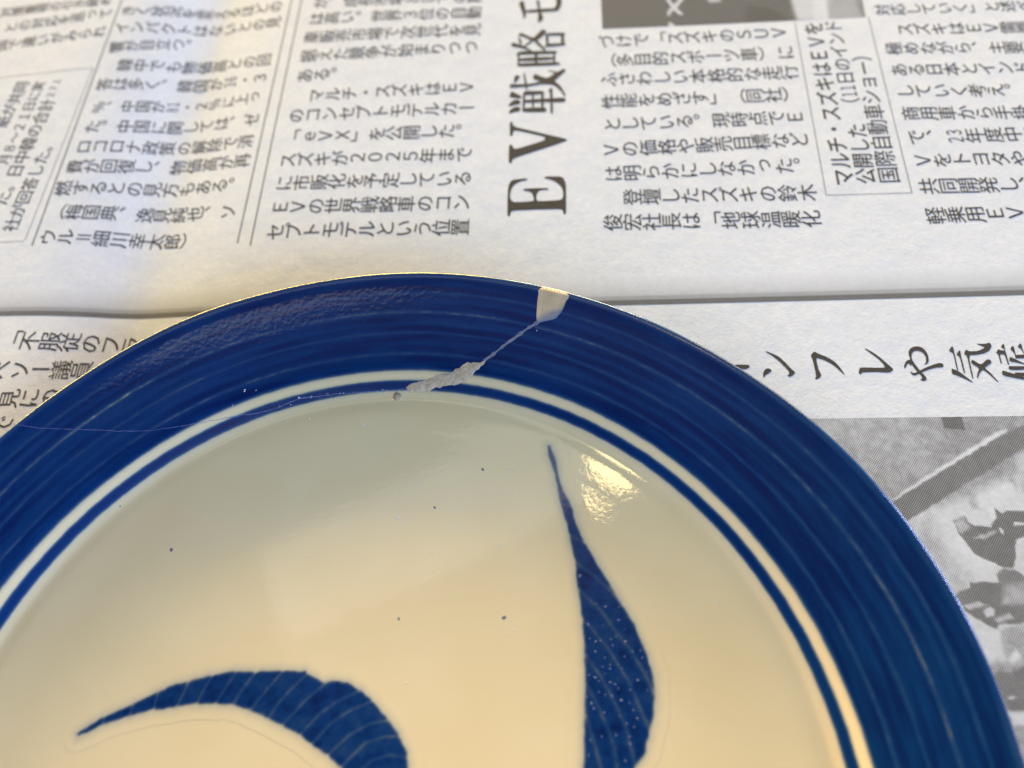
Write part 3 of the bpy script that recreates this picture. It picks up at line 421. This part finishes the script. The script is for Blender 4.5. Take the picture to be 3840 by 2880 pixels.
LIP = [(119.5,23.37),(119.8,23.27),(120.05,23.05),(120.2,22.7),(120.15,22.25),(119.8,21.75),(118.8,21.3),(117,20.75),(112,19.5),(104,17.4),(97,14.9),(92,12.2),(85,9.6),(75,8.1),(67,7.4),(64.8,5.8),(64.2,2.2),(63.4,.7),(62,.3),(60.5,.6),(59.5,2.4),(58.8,6.2),(56,7.2),(40,7.0),(0,6.9)]
PR = np.r_[np.c_[RP,TOPZ], np.array(LIP)]
tg = np.gradient(PR, axis=0); tg /= np.linalg.norm(tg,axis=1)[:,None]; PN = np.c_[-tg[:,1], tg[:,0]]
NT = 720
PROF = np.r_[RP, 119.2+np.cumsum(np.hypot(*np.diff(np.r_[PR[len(RP)-1:]],axis=0).T))]
def revolve(name, i0, i1, lift=0.0):
    th = np.linspace(0,2*np.pi,NT,endpoint=False); k = i1-i0
    r = PR[i0:i1,0][:,None]+PN[i0:i1,0][:,None]*lift; z = PR[i0:i1,1][:,None]+PN[i0:i1,1][:,None]*lift+0*th
    wgt = np.clip((r-96)/24.,0,1)**1.5; rr = r+rim_delta(np.where(th > np.pi, th-2*np.pi, th))[None,:]*wgt
    X, Y = rr*np.cos(th), rr*np.sin(th)
    fade = np.ones(k)[:,None]*(np.arange(i0,i1) < len(RP))[:,None]
    z = z+dimple(X,Y)*fade
    n = np.stack([PN[i0:i1,0][:,None]*np.cos(th), PN[i0:i1,0][:,None]*np.sin(th), PN[i0:i1,1][:,None]+0*th],-1).reshape(-1,3)
    pr = np.repeat(PROF[i0:i1],NT)
    j = np.arange(k-1)[:,None]*NT; a = np.arange(NT)[None,:]; b = (np.arange(NT)+1)[None,:]%NT
    F = np.stack([j+a,j+NT+a,j+NT+b,j+b],-1).reshape(-1,4)
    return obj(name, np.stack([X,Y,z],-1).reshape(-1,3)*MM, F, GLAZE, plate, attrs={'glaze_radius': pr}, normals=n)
I = lambda r: int(np.argmin(abs(PR[:len(RP),0]-r)))
ib, ir0, ir1 = I(94.4), I(90.4), I(93.6); il = len(RP)+7
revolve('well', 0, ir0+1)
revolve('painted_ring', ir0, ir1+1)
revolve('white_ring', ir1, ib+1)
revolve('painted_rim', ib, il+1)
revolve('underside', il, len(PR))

def surface(P, lift):
    r = np.hypot(P[:,0],P[:,1]); th = np.arctan2(P[:,1],P[:,0])
    w_ = np.clip((r-96)/24.,0,1)**1.5; r0 = r-rim_delta(th)*w_
    return np.c_[P, ztop(r0)+dimple(P[:,0],P[:,1])+lift]*MM
def grid(poly, step, pad):
    q = np.array(poly); lo, hi = q.min(0)-pad, q.max(0)+pad
    x, y = np.arange(lo[0],hi[0],step), np.arange(lo[1],hi[1],step); X, Y = np.meshgrid(x,y)
    i = (np.arange(len(y)-1)[:,None]*len(x)+np.arange(len(x)-1)[None,:]).ravel()
    return np.c_[X.ravel(),Y.ravel()], np.c_[i,i+1,i+len(x)+1,i+len(x)]
def keep(P, F, ok, **arr):
    F = F[ok[F].any(1)]; u = np.unique(F); m = np.zeros(len(P), int); m[u] = np.arange(len(u))
    return P[u], m[F], {k: v[u] for k, v in arr.items()}
def leaf(poly, lines, wid):
    P, F = grid(poly, 0.26, 3.2)
    d = sdist(poly, P+np.c_[vnoise(P,1.3),vnoise(P,1.3)]*0.25)
    pig = np.clip((d+0.55)/1.4,0,1); pig = pig*pig*(3-2*pig); pig = np.maximum(pig, .22*np.exp(np.minimum(d,0)/.75)*np.clip((d+2.8)/1.5,0,1))
    pig *= 0.90+0.12*vnoise(P,2.2)*2+0.06*vnoise(P,.6)*2
    ld = np.full(len(P),1e9)
    for l in lines: ld = np.minimum(ld, linedist(l,P))
    pig *= 1-0.34*np.exp(-(ld/wid)**2)
    P, F, A = keep(P, F, d > -2.8, pig=np.clip(pig,0,1))
    return obj('leaf_motif', surface(P,0.015), F, GLAZE, plate, attrs={'pigment': A['pig']})
leaf(LEAF1, K1, 0.36); l2 = leaf(LEAF2, K2, 0.46)

def domes(name, items, mat, parent, flat, lift=0.01, seg=8):
    V, F = [], []
    for x, y, rad in items:
        c = surface(np.array([[x,y]]), lift)[0]; b = len(V); jx = rng.random()*6
        for k in range(3):
            a = (math.pi/2)*k/3
            for s in range(seg):
                t = 2*math.pi*s/seg+jx; e = 1+0.25*math.sin(2*t+jx)
                V.append((c[0]+rad*e*math.cos(a)*math.cos(t)*MM, c[1]+rad*e*math.cos(a)*math.sin(t)*MM, c[2]+rad*flat*math.sin(a)*MM))
        V.append((c[0],c[1],c[2]+rad*flat*MM))
        for k in range(2):
            for s in range(seg): F.append((b+k*seg+s,b+k*seg+(s+1)%seg,b+(k+1)*seg+(s+1)%seg,b+(k+1)*seg+s))
        for s in range(seg): F.append((b+2*seg+s,b+2*seg+(s+1)%seg,b+3*seg))
    return obj(name, V, F, mat, parent)
tag(domes('glaze_bubbles', [(x,y,r*.5) for x,y,r in PIN], PIN_M, plate, 0.3, 0.012), kind='stuff')
tag(domes('iron_specks', DOT, DOT_M, plate, 0.06), kind='stuff')
for k in range(46):                                         # crumbs left along the mended hairline
    i = int(rng.integers(11,len(HAIR)-1)); f = rng.random(); a_, b_ = HAIR[i], HAIR[i+1]
    cx_, cy_ = a_[0]*(1-f)+b_[0]*f, a_[1]*(1-f)+b_[1]*f; o_ = -abs(rng.normal(0,2.2)) if k > 16 else rng.normal(0,.3); q_ = math.hypot(cx_,cy_)
    SPK.append([cx_+o_*cx_/q_, cy_+o_*cy_/q_, 0.07+0.2*rng.random()**2])
tag(domes('dust', [(x,y,r*.6) for x,y,r in SPK], DUST_M, None, 0.3), 'pale dust and putty crumbs scattered on the plate well', 'dust', kind='stuff')

# filler where the rim was chipped: a thin skin over the rim that wraps the lip
def filler():
    poly = CHIP; P, F = grid(poly, 0.3, 0.6)
    d = sdist(poly, P); V = []
    r = np.hypot(P[:,0],P[:,1]); th = np.arctan2(P[:,1],P[:,0]); w_ = np.clip((r-96)/24.,0,1)**1.5
    r0 = r-rim_delta(th)*w_
    ok = d > 0
    lipr = PR[len(RP)-3:len(RP)+8]; arc = np.r_[0,np.cumsum(np.hypot(*np.diff(lipr,axis=0).T))]
    z = surface(P, 0)[:,2]/MM; Q = P.copy()
    over = r0 > lipr[0,0]; s = (r0-lipr[0,0])[over]*2.6
    nr, nz = np.interp(s,arc,lipr[:,0]), np.interp(s,arc,lipr[:,1])
    nr2 = nr+rim_delta(th[over])*np.clip((nr-96)/24.,0,1)**1.5
    Q[over] = np.c_[nr2*np.cos(th[over]), nr2*np.sin(th[over])]; z[over] = nz+dimple(Q[over,0],Q[over,1])
    # skin thickness fades to nothing at the outline
    lift = np.clip(d/1.0+0.1,-.2,1)*0.10; rad = Q/np.linalg.norm(Q,axis=1)[:,None]
    Q = Q+rad*(np.where(over,np.clip(r0-118.9,0,1)*0.10,0))[:,None]
    V = np.c_[Q, z+lift]*MM
    # the smear runs out thin over the blue along its lower right side
    e0, e1 = np.array(poly[8])+[.9,.6], np.array(poly[11])+[0,.55]
    td = ((P-e0)@np.array([-(e1-e0)[1],(e1-e0)[0]]))/np.linalg.norm(e1-e0)*-1
    thin = np.clip(1.05-td/1.5+vnoise(P,.8)*.5,0,1)*.75+0.25*np.clip(1-d/.45,0,1)
    V, F, A = keep(V, F, ok, thin=np.clip(thin,0,1))
    return obj('chip_filler', V, F, FILLER_M, plate, attrs={'thin': A['thin']})
filler()
def mound(name, poly, mat, height, step, rough):
    P, F = grid(poly, step, 0.5); d = sdist(poly, P+np.c_[vnoise(P,.9),vnoise(P,.9)]*0.5)
    h = height*np.clip(d/1.1,-.3,1)**1 ; h = np.where(d > 0, height*(1-(1-np.clip(d/1.2,0,1))**2), d*.6)
    h = h+rough*(vnoise(P,.5)+.7*vnoise(P,.25)+vnoise(P,1.6))*np.clip(d/.3,0,1)
    V, F, _ = keep(surface(P, h), F, d > -0.12)
    return obj(name, V, F, mat, plate)
mound('putty_smear', PUTTY, PUTTY_M, 0.38, 0.14, 0.20)
lx, ly, lr = SPK[0]
mound('putty_crumb', [[lx+lr*1.05*math.cos(t)*(1+.2*math.sin(3*t)), ly+lr*1.2*math.sin(t)] for t in np.linspace(0,6.28,14)[:-1]], PUTTY_M, 0.7, 0.12, 0.35)
def crack(name, line, mat, w0, h, jit):
    L = np.array(line, float); seg = np.hypot(*np.diff(L,axis=0).T); s = np.r_[0,np.cumsum(seg)]; n = int(s[-1]/0.25)
    t = np.linspace(0,s[-1],n); C_ = np.c_[np.interp(t,s,L[:,0]),np.interp(t,s,L[:,1])]
    C_ += np.c_[vnoise(C_,1.5),vnoise(C_,1.5)]*jit
    d = np.gradient(C_,axis=0); d /= np.linalg.norm(d,axis=1)[:,None]; nn = np.c_[-d[:,1],d[:,0]]
    wv = w0*(1+1.2*vnoise(C_,.8)+.6*vnoise(C_,3.))
    V = []; F = []
    for k, (o, hh) in enumerate(((-1,0.01),(-.5,h*.8),(0,h),(.5,h*.8),(1,0.01))): V.append(surface(C_+nn*(wv*o/2)[:,None], hh))
    for k in range(4): F += [(k*n+i,k*n+i+1,(k+1)*n+i+1,(k+1)*n+i) for i in range(n-1)]
    return obj(name, np.concatenate(V), F, mat, plate)
crack('glued_crack', CRACK, CRACK_M, 0.66, 0.05, 0.15)
crack('hairline_crack', HAIR, HAIR_M, 0.11, 0.012, 0.25)
